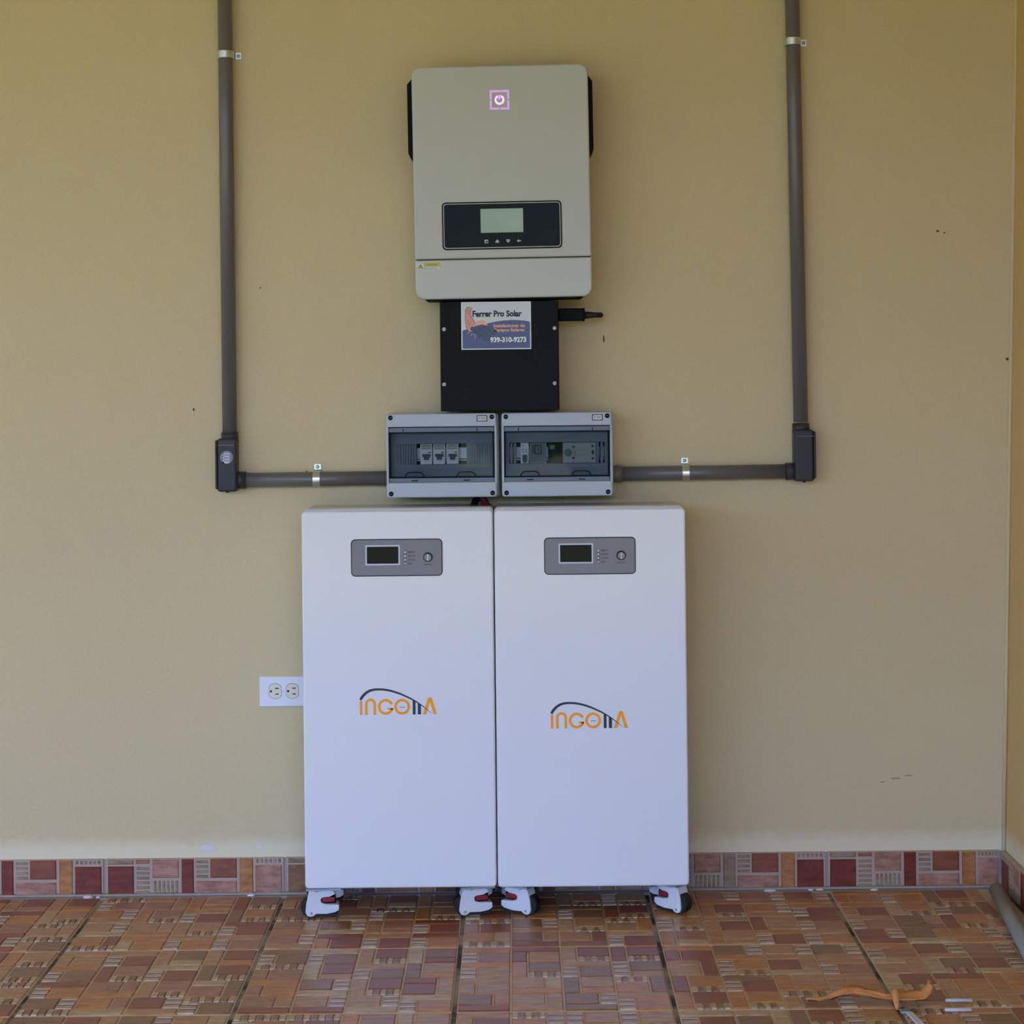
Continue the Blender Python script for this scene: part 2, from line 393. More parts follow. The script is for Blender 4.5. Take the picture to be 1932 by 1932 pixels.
for j in range(-1, 12):
    for i in range(-9, 5):
        x0 = T * i + G / 2; x1 = min(T * (i + 1) - G / 2, XR - .012); y1 = Y1 - T * (j) - G / 2; y0 = y1 - T + G
        if j == -1: y0, y1 = Y1 + G / 2, Y1 + T - G / 2
        t = bevel(B().box(x0, x1, y0, y1, -.012, -FT if -1 <= j <= 1 and i >= -2 else -.0005).build('tile', m_tile, floor, ((x0 + x1) / 2, (y0 + y1) / 2, 0)), .0015, 1)
        if j > 1 or i < -2: continue
        tiles[i, j] = t; rot_t = rnd.choice((0, 0, 1, 2))
        for a in range(4):
            for c in range(4):
                q = layout[a][c][0] if rot_t == 0 else layout[c][a][0] if rot_t == 1 else layout[3 - a][3 - c][0]
                for k, ux, uy, w_, h_ in module(q, rnd):
                    r = (x0 + (a * 3 + ux) * U, x0 + (a * 3 + ux + w_) * U, y0 + (c * 3 + uy) * U, y0 + (c * 3 + uy + h_) * U)
                    if r[1] > x1 + .001 or r[3] > y1 + .002: continue
                    r = (r[0] + .0016, r[1] - .0016, r[2] + .0016, r[3] - .0016)
                    P = [px_of((x, y, 0)) for x, y in ((r[0], r[2]), (r[1], r[2]), (r[1], r[3]), (r[0], r[3]))]
                    A = abs(sum(P[n][0] * P[(n + 1) % 4][1] - P[(n + 1) % 4][0] * P[n][1] for n in range(4))) / 2
                    cx = sum(p[0] for p in P) / 4; cy = sum(p[1] for p in P) / 4
                    rib = (k == 'H' and rnd.random() < .55) or (k == 'V' and rnd.random() < .16)
                    seen = -10 < cx < 1942 and cy < 1940
                    hid = .49 < (r[0] + r[1]) / 2 < 1.31 and r[2] > -.19
                    pieces.append([(A if seen and not rib and not hid else 0), (i, j), k, r, rib, colour(k)])
pieces.sort(key=lambda p: -p[0])
shared = {}
def brick(rect, ci, parent, z0=-FT, h=FT, wall=None):
    x0, x1, y0, y1 = rect; w_, d_ = round(x1 - x0, 4), round(y1 - y0, 4); key = (w_, d_, ci, wall, h)
    cx, cy = (x0 + x1) / 2, (y0 + y1) / 2
    if key not in shared:
        o = frustum(B(), (-w_ / 2, w_ / 2, -d_ / 2, d_ / 2), 0, h, wall=wall).build('brick', BR[ci], parent); shared[key] = o.data
    else:
        o = bpy.data.objects.new('brick', shared[key]); C.objects.link(o); o.parent = parent
    loc = Vector((cx, cy, z0)) if wall is None else Vector((cx, z0, cy)) if wall == 'back' else Vector((z0, cx, cy))
    o.location = loc - parent.location
    return o
rest = B()
for n, (A, tk, k, r, rib, ci) in enumerate(pieces):
    if n < 300 and A > 0:
        lift = random.Random(n).uniform(-.0004, .0003)
        brick(r, ci, tiles[tk], z0=-FT + lift - .0001)
    else:
        rest.cur = ci
        if rib:   # five little teeth side by side
            rest.cur = 4 if ci in (0, 4) else ci
            lx, ly = r[1] - r[0], r[3] - r[2]; m_ = 5 if max(lx, ly) < .08 else 7
            for q in range(m_):
                if lx > ly: rr = (r[0] + lx * q / m_ + .0012, r[0] + lx * (q + 1) / m_ - .0012, r[2], r[3])
                else: rr = (r[0], r[1], r[2] + ly * q / m_ + .0012, r[2] + ly * (q + 1) / m_ - .0012)
                rest.cur = (3 if q % 2 else 4); frustum(rest, rr, -FT, FT, .001)
        else: frustum(rest, r, -FT, FT)
tag(rest.build('small_brick', BR, floor), kind='stuff')

# ------------------------------------------------------------------ baseboards, cut from the same tile
BH, BT = .082, .009
# pieces of a strip in units of 1/340 tile: kind, x0, x1, z0 (from the top, 0..70), z1, colour
STRIP = [('b', 6, 56, 13, 68, 6), ('b', 6, 56, 0, 10, 7), ('r', 59, 86, 12, 69, 7), ('b', 59, 86, 0, 9, 5), ('b', 90, 141, 0, 37, 8), ('c', 91, 141, 41, 69, 5),
         ('b', 145, 169, 0, 69, 6), ('r', 172, 197, 0, 39, 7), ('b', 199, 250, 0, 38, 2), ('b', 172, 250, 43, 68, 8), ('b', 254, 281, 0, 69, 1),
         ('c', 284, 335, 0, 10, 5), ('b', 284, 335, 13, 69, 8)]
bbk = tag(B().box(XL, XR, -BT + .003, 0, .0, BH - .002).build('baseboard_back', m_grout), kind='structure')
for x0, x1 in ((XL, .47), (1.325, XR - .01)): B().box(x0, x1, -BT - .006, -BT + .004, 0, .0045).build('grout_bead', m_grout, bbk)
def strip_tile(parent, side, a0, flip, n):
    """one length of baseboard; a0 is where it starts, along X (back) or along -Y (right)"""
    s = T / 340
    if side == 'back': t = B().box(a0 + .003, min(a0 + T - .003, XR - .012), -BT, 0, .006, BH)
    else: t = B().box(XR - BT, XR, a0 + .003, a0 + T - .003, .006, BH)
    o = t.build('tile', m_tileb, parent, (a0, 0, 0) if side == 'back' else (XR, a0, 0))
    ribs = B()
    for q, (k, x0, x1, z0, z1, ci) in enumerate(STRIP):
        if flip: x0, x1 = 340 - x1, 340 - x0
        if n % 2 and q in (0, 12): ci = (8, 6)[q == 12]
        if n == 3 and q == 0: ci = 3
        if (n * 5 + q) % 7 == 3 and q not in (0, 12): ci = (5, 3, 2, 7)[(n + q) % 4]
        r = (a0 + x0 * s + .0006, a0 + x1 * s - .0006, BH - .0005 - z1 * .001165 + .0005, BH - .0008 - z0 * .001165)
        if side == 'back' and r[1] > XR - .014: r = (r[0], XR - .014, r[2], r[3])
        if r[1] - r[0] < .012: continue
        zz = -BT if side == 'back' else XR - BT
        if k == 'b': brick(r, ci, o, z0=zz + .0001, h=.0022, wall=side)
        else:
            m_ = max(1, round((z1 - z0) / 9.5)) if k == 'r' else 6
            for c in range(m_):
                if k == 'r': rr = (r[0] + .001, r[1] - .001, r[2] + (r[3] - r[2]) * (c + .12) / m_, r[2] + (r[3] - r[2]) * (c + .72) / m_)
                else: rr = (r[0] + (r[1] - r[0]) * (c + .15) / m_, r[0] + (r[1] - r[0]) * (c + .75) / m_, r[2] + .001, r[3] - .001)
                ribs.cur = 0; frustum(ribs, rr, zz + .0001, .0018, .0012, wall=side)
    tag(ribs.build('ridges', [BR[7]], o, off=o.location), kind='stuff')
for n, i in enumerate(range(-2, 5)): strip_tile(bbk, 'back', T * i, False, n)
bbr = tag(B().box(XR - BT + .003, XR + .01, YF, 0, 0, BH - .002).build('baseboard_right', m_grout), kind='structure')
for n in range(3): strip_tile(bbr, 'right', -.015 - T * (n + 1), True, n)

# ------------------------------------------------------------------ yard beyond the open side, mirrored in the glossy covers
yard = tag(B().box(-45, 45, -45, 45, -.3, -.12).build('ground', m_yard), kind='structure')
rt_ = random.Random(3); tb = B()
for k in range(46):
    x = -22 + k * 1.0 + rt_.uniform(-.5, .5); y = -17 - rt_.uniform(0, 4); h = rt_.uniform(1.7, 2.6); r = rt_.uniform(.8, 1.3)
    for q in range(5):
        cx, cy, cz, rr = x + rt_.uniform(-.8, .8), y + rt_.uniform(-.8, .8), h * (.3 + .18 * q), r * rt_.uniform(.5, .9)
        rings = []
        for a in range(1, 7):
            th = PI * a / 7
            rings.append([(cx + rr * math.sin(th) * math.cos(2 * PI * i / 9) * rt_.uniform(.75, 1.2), cy + rr * math.sin(th) * math.sin(2 * PI * i / 9) * rt_.uniform(.75, 1.2), cz + rr * math.cos(th) * rt_.uniform(.85, 1.1)) for i in range(9)])
        tb.loft(rings)
for k in range(16):  # unseen row on the left, added to hold low sky light off the wall
    x = -13 - rt_.uniform(0, 2.5); y = -14 + k * 1.0 + rt_.uniform(-.5, .5); h = rt_.uniform(1.7, 2.6); r = rt_.uniform(.8, 1.3)
    for q in range(5):
        cx, cy, cz, rr = x + rt_.uniform(-.8, .8), y + rt_.uniform(-.8, .8), h * (.3 + .18 * q), r * rt_.uniform(.5, .9)
        rings = []
        for a in range(1, 7):
            th = PI * a / 7
            rings.append([(cx + rr * math.sin(th) * math.cos(2 * PI * i / 9) * rt_.uniform(.75, 1.2), cy + rr * math.sin(th) * math.sin(2 * PI * i / 9) * rt_.uniform(.75, 1.2), cz + rr * math.cos(th) * rt_.uniform(.85, 1.1)) for i in range(9)])
        tb.loft(rings)
tag(tb.build('tree_foliage', m_trees), kind='stuff')

# ------------------------------------------------------------------ inverter
def build_inverter():
    W, H, D = .3895, .5135, .145
    t = thing('solar_inverter', (.7283, 0, 1.3418), 'pale grey wall inverter with a glowing violet power button, above the black box', 'inverter')
    t.rotation_euler = (0, -math.radians(.55), 0)
    y0, yf = -.012, -D
    B().rrect(.012, W - .012, .012, H - .012, 0, y0 - .05, .015).build('back_plate', m_jet, t)
    # lower and upper cover split by a seam
    sz = H - .4262
    def cover(z0, z1, rt_top, rt_bot):
        def ring(ins, y):
            out = []
            for cx, cz, a0, r in ((W, z1, 0, rt_top), (0, z1, 90, rt_top), (0, z0, 180, rt_bot), (W, z0, 270, rt_bot)):
                rr = max(r - ins, .0006); sx = -1 if cx > 0 else 1; s_ = -1 if cz == z1 else 1
                px, pz = cx + sx * (ins + rr), cz + s_ * (ins + rr)
                for k in range(9):
                    a = math.radians(a0 + 90 * k / 8); out.append((px + rr * math.cos(a), y, pz + rr * math.sin(a)))
            return out
        rings = [ring(.0, -.03)]
        for k in range(5):
            a = PI / 2 * k / 4; rings.append(ring(.004 * (1 - math.cos(a)), yf + .004 * (1 - math.sin(a))))
        return B().loft(rings, True, True)
    cover(sz + .0011, H, .021, .0008).build('front_cover', m_inv, t)
    cover(0, sz - .0011, .0008, .021).build('lower_cover', m_inv2, t)
    B().box(.004, W - .004, yf + .003, -.03, sz - .003, sz + .003).build('seam', m_dark_gap, t)
    B().rrect(.02, W - .02, -.0028, .02, -.01, yf + .010, .004).build('underside_frame', m_jet, t)
    for s, x0, x1 in ((-1, -.0115, .02), (1, W - .02, W + .0105)):
        zt, zb = H - .021, H - .208
        xo, xi = (x0, 0.0) if s < 0 else (x1, W)
        xin = x1 if s < 0 else x0
        poly = [(xin, zb), (xin, zt), (xi, zt), (xo, zt - .014), (xo, zb + .02), (xi, zb)]
        v = B().prism(poly, -.015, -.118)
        v.build('side_vent', m_jet, t)
    # power button
    cx, cz, h = .1935, H - .0765, .0215; fy = yf - .0006
    fr = B(); g_ = .0012
    for a, b_, c, d in ((-h, -h + .0045, -h, -g_), (-h, -h + .0045, g_, h), (h - .0045, h, -h, -g_), (h - .0045, h, g_, h), (-h, -g_, -h, -h + .0045), (g_, h, -h, -h + .0045), (-h, h, h - .0045, h)):
        fr.box(cx + a, cx + b_, fy, yf + .001, cz + c, cz + d)
    pb = fr.build('power_button', m_ledframe, t)
    B().ring(cx, cz, .0068, .0106, 112, 428, yf + .001, fy - .0002).build('power_ring', m_led2, pb)
    B().rrect(cx - .0018, cx + .0018, cz + .0005, cz + .0105, yf + .001, fy - .0002, .0015).build('power_stem', m_led, pb)
    # display
    x0, x1, z1 = .0613, .3255, H - .3008; z0 = z1 - .1052
    dp = B().rrect(x0, x1, z0, z1, yf + .002, yf - .0012, .009).build('display_panel', m_jet, t)
    B().rrect(x0 + .003, x1 - .003, z0 + .003, z1 - .003, yf, yf - .0016, .007).build('pale_outline', m_inv, dp)
    B().rrect(x0 + .0047, x1 - .0047, z0 + .0047, z1 - .0047, yf, yf - .002, .006).build('display_face', m_display, dp)
    bevel(B().box(.1463, .2405, yf - .0026, yf, H - .3695, H - .3165).build('screen', m_lcd, dp), .0008)
    iy, iz = yf - .0024, H - .3885
    k = B(); k.box(.1545, .162, iy, yf, iz - .0037, iz + .0037); k.cur = 1; k.box(.1568, .1608, iy - .0002, yf, iz - .0022, iz + .0012); k.build('menu_icon', [m_icon, m_display], dp)
    B().prism([(.1775, iz - .0015), (.187, iz - .0015), (.1823, iz + .004)], yf, iy).box(.1785, .186, iy, yf, iz - .0036, iz - .0024).build('up_icon', m_icon, dp)
    B().prism([(.2063, iz - .004), (.211, iz + .0015), (.2016, iz + .0015)], yf, iy).box(.2025, .2101, iy, yf, iz + .0024, iz + .0036).build('down_icon', m_icon, dp)
    B().prism([(.2255, iz), (.2295, iz - .0036), (.2295, iz + .0036)], yf, iy).box(.229, .2345, iy, yf, iz - .0011, iz + .0011).build('back_icon', m_icon, dp)
    # caution label
    lx, lz = .0015, H - .4312
    lb = B().box(lx, lx + .057, yf - .0003, yf + .001, lz - .019, lz).build('caution_label', m_labelw, t)
    y = yf - .0005
    q = B()
    for e in ((lx + .0022, lx + .055, lz - .0022, lz - .0017), (lx + .0022, lx + .055, lz - .0172, lz - .0167)): q.box(e[0], e[1], y, yf, e[2], e[3])
    for e in (lx + .0022, lx + .0188, lx + .0545): q.box(e, e + .0006, y, yf, lz - .0172, lz - .0017)
    tcx, tz = lx + .0105, lz - .0095
    q.prism([(tcx - .0062, tz - .0042), (tcx + .0062, tz - .0042), (tcx, tz + .0055)], yf, y)
    q.text('CAUTION', lx + .023, lx + .048, lz - .0078, lz - .0044, y - .0005, bold=.01)
    for e in (.0128, .0146): q.box(lx + .0205, lx + .046, y, yf, lz - e, lz - e + .0004)
    q.build('label_print', m_olive, lb)
    q = B(); q.box(lx + .0195, lx + .0543, y - .0002, yf, lz - .0105, lz - .0022); q.prism([(tcx - .0042, tz - .0031), (tcx + .0042, tz - .0031), (tcx, tz + .0034)], yf, y - .0002)
    q.build('yellow_field', m_yellow, lb)
    q = B(); q.box(tcx - .0007, tcx + .0007, y - .0004, yf, tz - .0008, tz + .0022).box(tcx - .0007, tcx + .0007, y - .0004, yf, tz - .0024, tz - .0014); q.build('exclamation_mark', m_olive, lb)
build_inverter()

# ------------------------------------------------------------------ black box with the sticker
def build_black_box():
    W, H, yf = .2637, .2440, -.12
    t = thing('junction_box', (.7797, 0, 1.0943), 'black metal box with an illustrated sticker, hanging under the inverter', 'electrical box')
    bd = bevel(B().box(0, W, yf + .004, 0, 0, H - .0012).build('body', m_black, t), .002)
    bevel(B().box(.0012, W - .0012, yf, yf + .0045, .001, H - .0016).build('cover_plate', m_black, t), .0012)
    for x, z in ((.0093, .182), (.2545, .182), (.0083, .0597), (.2535, .0597)):
        o = B().dome((x, yf, z), .0045, .0028).build('screw', m_bolt, t)
        B().box(x - .0028, x + .0028, yf - .0031, yf - .0022, z - .0005, z + .0005).build('screw_slot', m_screwblk, o)
    for x, z in ((.0573, .0475), (.0573, .0265), (.2055, .0467), (.2055, .0257), (.2055, .213), (.2075, .191)):
        B().ring(x, z, .0004, .0022, 0, 360, yf + .001, yf - .0002, 12).build('rivet_hole', m_hole, t)
    # sticker; drawn in units where the sheet is 1495 x 1020
    sx, sz, k = .0476, .1362, .1546 / 1495
    X = lambda a: sx + (a - 240) * k
    Z = lambda b_: sz + (1125 - b_) * k
    pl = lambda pts: [(X(a), Z(b_)) for a, b_ in pts]
    st = B().box(X(240), X(1735), yf - .0004, yf + .001, Z(1125), Z(105)).build('sticker', m_stk_wht, t)
    y = yf - .0005
    B().box(X(262), X(1714), y, yf, Z(1104), Z(125)).build('sticker_sky', m_stk_sky, st)
    hill = [(262, 1104), (1714, 1104), (1714, 538), (1600, 518), (1450, 503), (1300, 500), (1150, 508), (1000, 525), (850, 555), (700, 590), (520, 640), (380, 680), (262, 718)]
    B().prism(pl(hill), yf, y - .0001).build('sticker_hill', m_stk_blue, st)
    sun_ = [(660 + 135 * math.cos(math.radians(a)), 615 - 125 * math.sin(math.radians(a))) for a in range(-10, 191, 14)]
    B().prism(pl(sun_), yf, y - .0002).build('sticker_sun', m_stk_sun, st)
    for a in (22, 42, 62, 84, 106, 128):
        c, s_ = math.cos(math.radians(a)), math.sin(math.radians(a))
        B().ribbon([(X(660 + 160 * c), Z(600 - 150 * s_)), (X(660 + 215 * c), Z(600 - 195 * s_))], [.0009, .0003], yf, y - .0002).build('sun_ray', m_stk_org, st)
    for a, b_ in ((300, 560), (290, 610), (310, 650)): B().ribbon([(X(a), Z(b_)), (X(a + 35), Z(b_ - 2))], [.0005, .0005], yf, y - .0002).build('sun_ray', m_stk_org, st)
    arm = [(375, 700), (345, 610), (328, 500), (330, 300), (360, 240), (405, 212), (475, 246), (452, 280), (444, 400), (485, 480), (525, 545), (530, 600), (450, 640), (430, 690), (470, 745), (410, 742)]
    B().prism(pl([(a + (8 if a > 420 else -8), b_ + (8 if b_ > 600 else -8)) for a, b_ in arm]), yf, y - .0003).build('arm_outline', m_ink, st)
    B().prism(pl(arm), yf, y - .0004).build('raised_arm', m_stk_skin, st)
    crease = B()
    for pts in (((375, 470), (395, 540), (425, 600)), ((352, 300), (400, 290), (440, 300)), ((360, 340), (400, 335), (436, 345)), ((395, 380), (415, 372), (425, 395))):
        crease.ribbon([(X(a), Z(b_)) for a, b_ in pts], [.0005] * len(pts), yf, y - .0005)
    crease.build('arm_crease', m_ink, st)
    pan = [(425, 655), (560, 615), (690, 588), (800, 620), (960, 700), (1040, 765), (940, 815), (860, 850), (800, 985), (700, 920), (560, 810), (470, 715)]
    B().prism(pl(pan), yf, y - .0005).build('drawn_solar_panel', m_stk_slate, st)
    gl = B()
    for pts in (((560, 620), (860, 840)), ((690, 596), (930, 800)), ((480, 690), (820, 930)), ((640, 850), (860, 690)), ((530, 760), (760, 620))):
        gl.ribbon([(X(a), Z(b_)) for a, b_ in pts], [.0007] * 2, yf, y - .0006)
    gl.build('panel_grid', m_ink, st)
    fg = B()
    for pts in (((370, 790), (400, 755), (425, 775)), ((440, 830), (470, 790), (495, 815)), ((500, 800), (545, 815), (525, 900))):
        fg.ribbon([(X(a), Z(b_)) for a, b_ in pts], [.0012, .0012, .0005], yf, y - .0006)
    fg.build('finger_tips', m_stk_org, st)
    B().text('Ferrer Pro Solar', X(472), X(1548), Z(436), Z(282), y - .0004, bold=.09).build('title_halo', m_stk_wht, st)
    B().text('Ferrer Pro Solar', X(480), X(1540), Z(430), Z(288), y - .0007, bold=.05).build('title_lettering', m_ink, st)
    B().text('Instalaciones de', X(935), X(1605), Z(655), Z(578), y - .0005, bold=.035).text('Equipos Solares', X(945), X(1595), Z(765), Z(672), y - .0005, bold=.035).build('subtitle_lettering', m_stk_org, st)
    B().text('939-310-9273', X(848), X(1638), Z(990), Z(850), y - .0004, bold=.09).build('phone_halo', m_ink, st)
    B().text('939-310-9273', X(857), X(1630), Z(980), Z(860), y - .0007, bold=.045).build('phone_lettering', m_stk_wht, st)
build_black_box()

# plug and cable leaving the black box to the right
t = thing('cable_plug', (1.0434, -.075, 1.3065), 'black cable plug sticking out of the right side of the black box', 'plug')
L0 = Vector(t.location)
pb = bevel(B().box(0, .058, -.014, .014, -.0142, .0142).build('plug_body', m_jet, t), .003)
B().rrect(.0545, .0592, -.0152, .0152, .015, -.015, .003).build('plug_collar', m_jet, t)
B().tube([(.058, 0, -.001), (.07, 0, -.001), (.082, 0, -.001), (.098, .0, -.001)], [.0085, .0075, .0062, .0052], 16).build('strain_relief', m_rubber, t)
B().tube([(.09, 0, -.001), (.096, .004, -.001), (.0975, .016, -.001), (.0975, .05, -.001), (.0975, .078, -.001)], .0046, 12).build('cable', m_rubber, t)

# ------------------------------------------------------------------ distribution boxes
def db_box(x0, z0, k, label, kind):
    """units: 1 = k metres; a to the right, b downwards from the lid's top-left corner"""
    W, H = 208 * k, 158.5 * k; yf = -.11
    t = thing('distribution_box', (x0, 0, z0 - H), label, 'breaker box', 'breaker boxes between the two conduits')
    X = lambda a: a * k
    Z = lambda b_: H - b_ * k
    R = lambda bb, a0, a1, b0, b1, yb, y_: bb.box(X(a0), X(a1), y_, yb, Z(b1), Z(b0))
    B().rrect(.002, W + .0045, -.003, H - .001, 0, -.062, .008).build('base', m_db, t)
    # lid: a rounded rim with an opening for the window
    op = (4.0, 204.0, 25.5, 130.0)
    lid = B()
    outer = [(0, 0), (W, 0), (W, H), (0, H)]
    lid.rrect(0, W, Z(op[2]), H, -.062, yf, .007, .003)
    lid.rrect(0, W, 0, Z(op[3]), -.062, yf, .007, .003)
    lid.box(.0, X(op[0]), yf + .002, -.062, .008, H - .008).box(X(op[1]), W, yf + .002, -.062, .008, H - .008)
    lid.build('lid', m_db, t)
    R(B(), op[0] - 1, op[1] + 1, op[2] - 1, op[3] + 1, -.066, -.07).build('inner_back', m_hole, t)
    wf = R(B(), *op, -.07, yf + .005)
    # window surround as bars
    wf = B()
    R(wf, 4.3, 203.7, 26.5, 35, -.07, yf + .002); R(wf, 4.3, 203.7, 121.5, 129.5, -.07, yf + .002)
    R(wf, 4.3, 7.2, 26.5, 129.5, -.07, yf + .004); R(wf, 200.8, 203.7, 26.5, 129.5, -.07, yf + .004)
    fr = wf.build('window_surround', m_dbdark, t)
    ln = B()
    R(ln, 4, 204, 25.0, 26.8, -.07, yf + .001); R(ln, 5.5, 203, 34.8, 37, -.07, yf + .0005); R(ln, 5.5, 203, 119.6, 122, -.07, yf + .0005)
    R(ln, 5.0, 7.4, 35, 121, -.07, yf + .0005); R(ln, 200.6, 203, 35, 121, -.07, yf + .0005); R(ln, 4, 5.2, 26, 129, -.07, yf + .001); R(ln, 203.2, 204.2, 26, 129, -.07, yf + .001)
    for a in (31, 171): R(ln, a, a + 1.6, 28.5, 34.5, -.07, yf + .0012)
    for a in (47, 145): R(ln, a, a + 12, 125.5, 127.5, -.07, yf + .0012)
    ln.build('seal_line', m_line, fr)
    # inner panel with slot and ribs
    sl = (56.5, 151.0, 57.5, 97.0) if kind == 1 else (14.5, 194.5, 57.0, 97.0)
    pn = B()
    R(pn, 7, 201, 36, sl[2], -.085, -.092); R(pn, 7, 201, sl[3], 121, -.085, -.092); R(pn, 7, sl[0], sl[2], sl[3], -.085, -.092); R(pn, sl[1], 201, sl[2], sl[3], -.085, -.092)
    ip = pn.build('inner_panel', m_dbin, t)
    lp = B()
    for b0 in (44, 48.5, 105, 110): R(lp, 12, 196, b0, b0 + .9, -.09, -.0945)
    lp.build('panel_ridge', m_dbdark, ip)
    if kind == 1:
        for a in list(range(17, 55, 5)) + list(range(157, 196, 5)):
            bevel(R(B(), a, a + 3.9, 58, 96.5, -.09, -.0955).build('blank_slat', m_dbin, t), .0006, 1)
    rail = B(); R(rail, sl[0], sl[1], 66, 86, -.07, -.076); R(rail, sl[0], sl[1], 84.5, 86.5, -.07, -.079); R(rail, sl[0], sl[1], 88.5, 90.5, -.07, -.079)
    rail.build('mounting_rail', m_sil, t)
    by = -.097
    def module_(a0, a1, m, name='breaker'):
        return bevel(R(B(), a0, a1, sl[2] + .8, sl[3] - .8, -.075, by).build(name, m, t), .0006, 1)
    if kind == 1:
        for q, a in enumerate((63.5, 88.0, 113.0)):
            o = module_(a, a + 22.6, m_brk)
            R(B(), a + 2, a + 21, 59.5, 65.5, by, by - .0004).build('printed_band', m_brk3, o)
            q_ = R(R(R(B(), a + 1.5, a + 21, 66.3, 67.6, by, by - .0004), a + 15, a + 20, 73, 75, by, by - .0004), a + 2, a + 20, 60.5, 61.2, by, by - .0006)
            q_.build('printed_line', m_print, o)
            sw = B(); sw.prism([(X(a + 6.8), Z(88)), (X(a + 16.5), Z(88)), (X(a + 16.8), Z(82.5)), (X(a + 19.5), Z(82)), (X(a + 19.8), Z(77)), (X(a + 3.8), Z(77)), (X(a + 4), Z(82)), (X(a + 6.5), Z(82.5))], by + .001, by - .006)
            sw.build('toggle', m_navy, o)
    else:
        for a in (15.5, 22.5, 178.5, 186.5):
            module_(a, a + 5.2, m_dbin, 'blank_slat')
        o = module_(35.5, 51, m_brk)
        sw = B(); sw.prism([(X(39), Z(92)), (X(41), Z(94.5)), (X(46), Z(94.5)), (X(48), Z(92)), (X(48), Z(80)), (X(39), Z(80))], by + .001, by - .005); sw.build('toggle', m_navy, o)
        q_ = B()
        for a, b0 in ((38, 62), (38, 69), (44, 70), (39, 74), (45, 73.5)): R(q_, a, a + 3.5, b0, b0 + 1.3, by, by - .0004)
        q_.build('printed_line', m_print, o)
        o = module_(52.5, 84.5, m_brk2, 'meter_module')
        R(R(R(R(B(), 53, 84, 58.4, 59.2, by, by - .001), 53, 53.8, 58.4, 96, by, by - .001), 83.4, 84.2, 58.4, 96, by, by - .001), 53, 84, 95.2, 96, by, by - .001).build('pale_edge', m_brk3, o)
        q_ = B()
        for b0 in (63, 66, 69, 72, 75): R(q_, 57.5, 61, b0, b0 + 1.4, by, by - .0005)
        R(q_, 62, 75, 61.5, 63, by, by - .0006); R(q_, 73.5, 75, 61.5, 79, by, by - .0006); R(q_, 62, 75, 77.5, 79, by, by - .0006); R(q_, 62, 63.2, 61.5, 79, by, by - .0006); R(q_, 68, 69, 64, 74, by, by - .0006)
        q_.build('printed_line', m_line, o)
        o = module_(88, 115, m_jet, 'breaker')
        R(B(), 91, 100, 62, 70, by, by - .004).build('toggle', m_brk2, o)
        o = module_(115.5, 178, m_brk3, 'switch_module')
        kn = B(); kn.cyl((X(125), by, Z(77)), (X(125), by - .007, Z(77)), 7.2 * k, 6.2 * k, 24); kn.build('green_knob', m_green, o)
        B().ring(X(128), Z(77), 10 * k, 11 * k, -60, 60, by, by - .0005).build('dial_mark', m_brk2, o)
        for a, b0, w_, h_ in ((133, 64.5, 5, 3), (133, 85.5, 5, 3), (170, 62.5, 4, 4), (170, 86, 4, 4), (170, 72.5, 4, 8)): R(B(), a, a + w_, b0, b0 + h_, by, by - .0005).build('terminal_hole', m_hole, o)
        q_ = B()
        for b0 in (71, 80): R(q_, 141, 163, b0, b0 + .8, by, by - .0004)
        q_.build('printed_line', m_brk2, o)
    # smoked cover with two finger grips
    gc = R(B(), 7, 201, 36, 120.5, yf + .0035, yf + .0015).build('clear_cover', m_glass, t)
    for a in (53, 150):
        g_ = B(); pts = []
        for q in range(13):
            th = PI * q / 12; pts.append((X(a) + 18 * k * (-math.cos(th)) * (1 if abs(math.cos(th)) > .9 else 1), Z(120.5) + 9.6 * k * min(1, 1.25 * math.sin(th))))
        g_.ribbon(pts, [.0025] * 13, yf + .003, yf + .0002); g_.build('finger_grip', m_line, gc)
    for a, b_ in ((8.3, 7.5), (199.7, 7.5), (8.3, 151), (199.7, 151)):
        o = B().ring(X(a), Z(b_), .0003, .0054, 0, 360, yf + .004, yf - .0002, 20).build('screw', m_screwblk, t)
        B().box(X(a) - .003, X(a) + .003, yf - .0006, yf, Z(b_) - .0005, Z(b_) + .0005).build('screw_slot', m_dbdark, o)
    lb = R(B(), 171, 191, 4.6, 16, yf + .001, yf - .0005).build('label_frame', m_hole, t)
    R(B(), 172.6, 189.4, 6, 14.6, yf, yf - .0008).build('label_face', m_labelw, lb)
    B().text('HT 12WAY', X(174), X(188), Z(12.5), Z(8), yf - .0009, bold=.02).build('label_lettering', m_print, lb)
db_box(.6574, 1.0896, .001178, 'left grey breaker box with three blue toggles behind its clear cover', 1)
db_box(.9139, 1.0893, .001178, 'right grey breaker box with a green knob behind its clear cover', 2)

# red and black cables dropping behind the cabinets
for name, lab, m, xa, xb in (('battery_cable', 'black cable dropping from the left breaker box behind the cabinets', m_jet, .858, .8455), ('battery_cable', 'red cable dropping from the left breaker box behind the cabinets', m_redc, .868, .882)):
    o = B().tube([(xa, -.06, .915), (xa, -.06, .900), ((xa * .4 + xb * .6), -.055, .885), (xb, -.05, .868), (xb, -.035, .85), (xb, -.02, .81)], .0078, 16).build(name, m, None, (xa, -.06, .9))
    tag(o, lab, 'cable', 'battery cables')

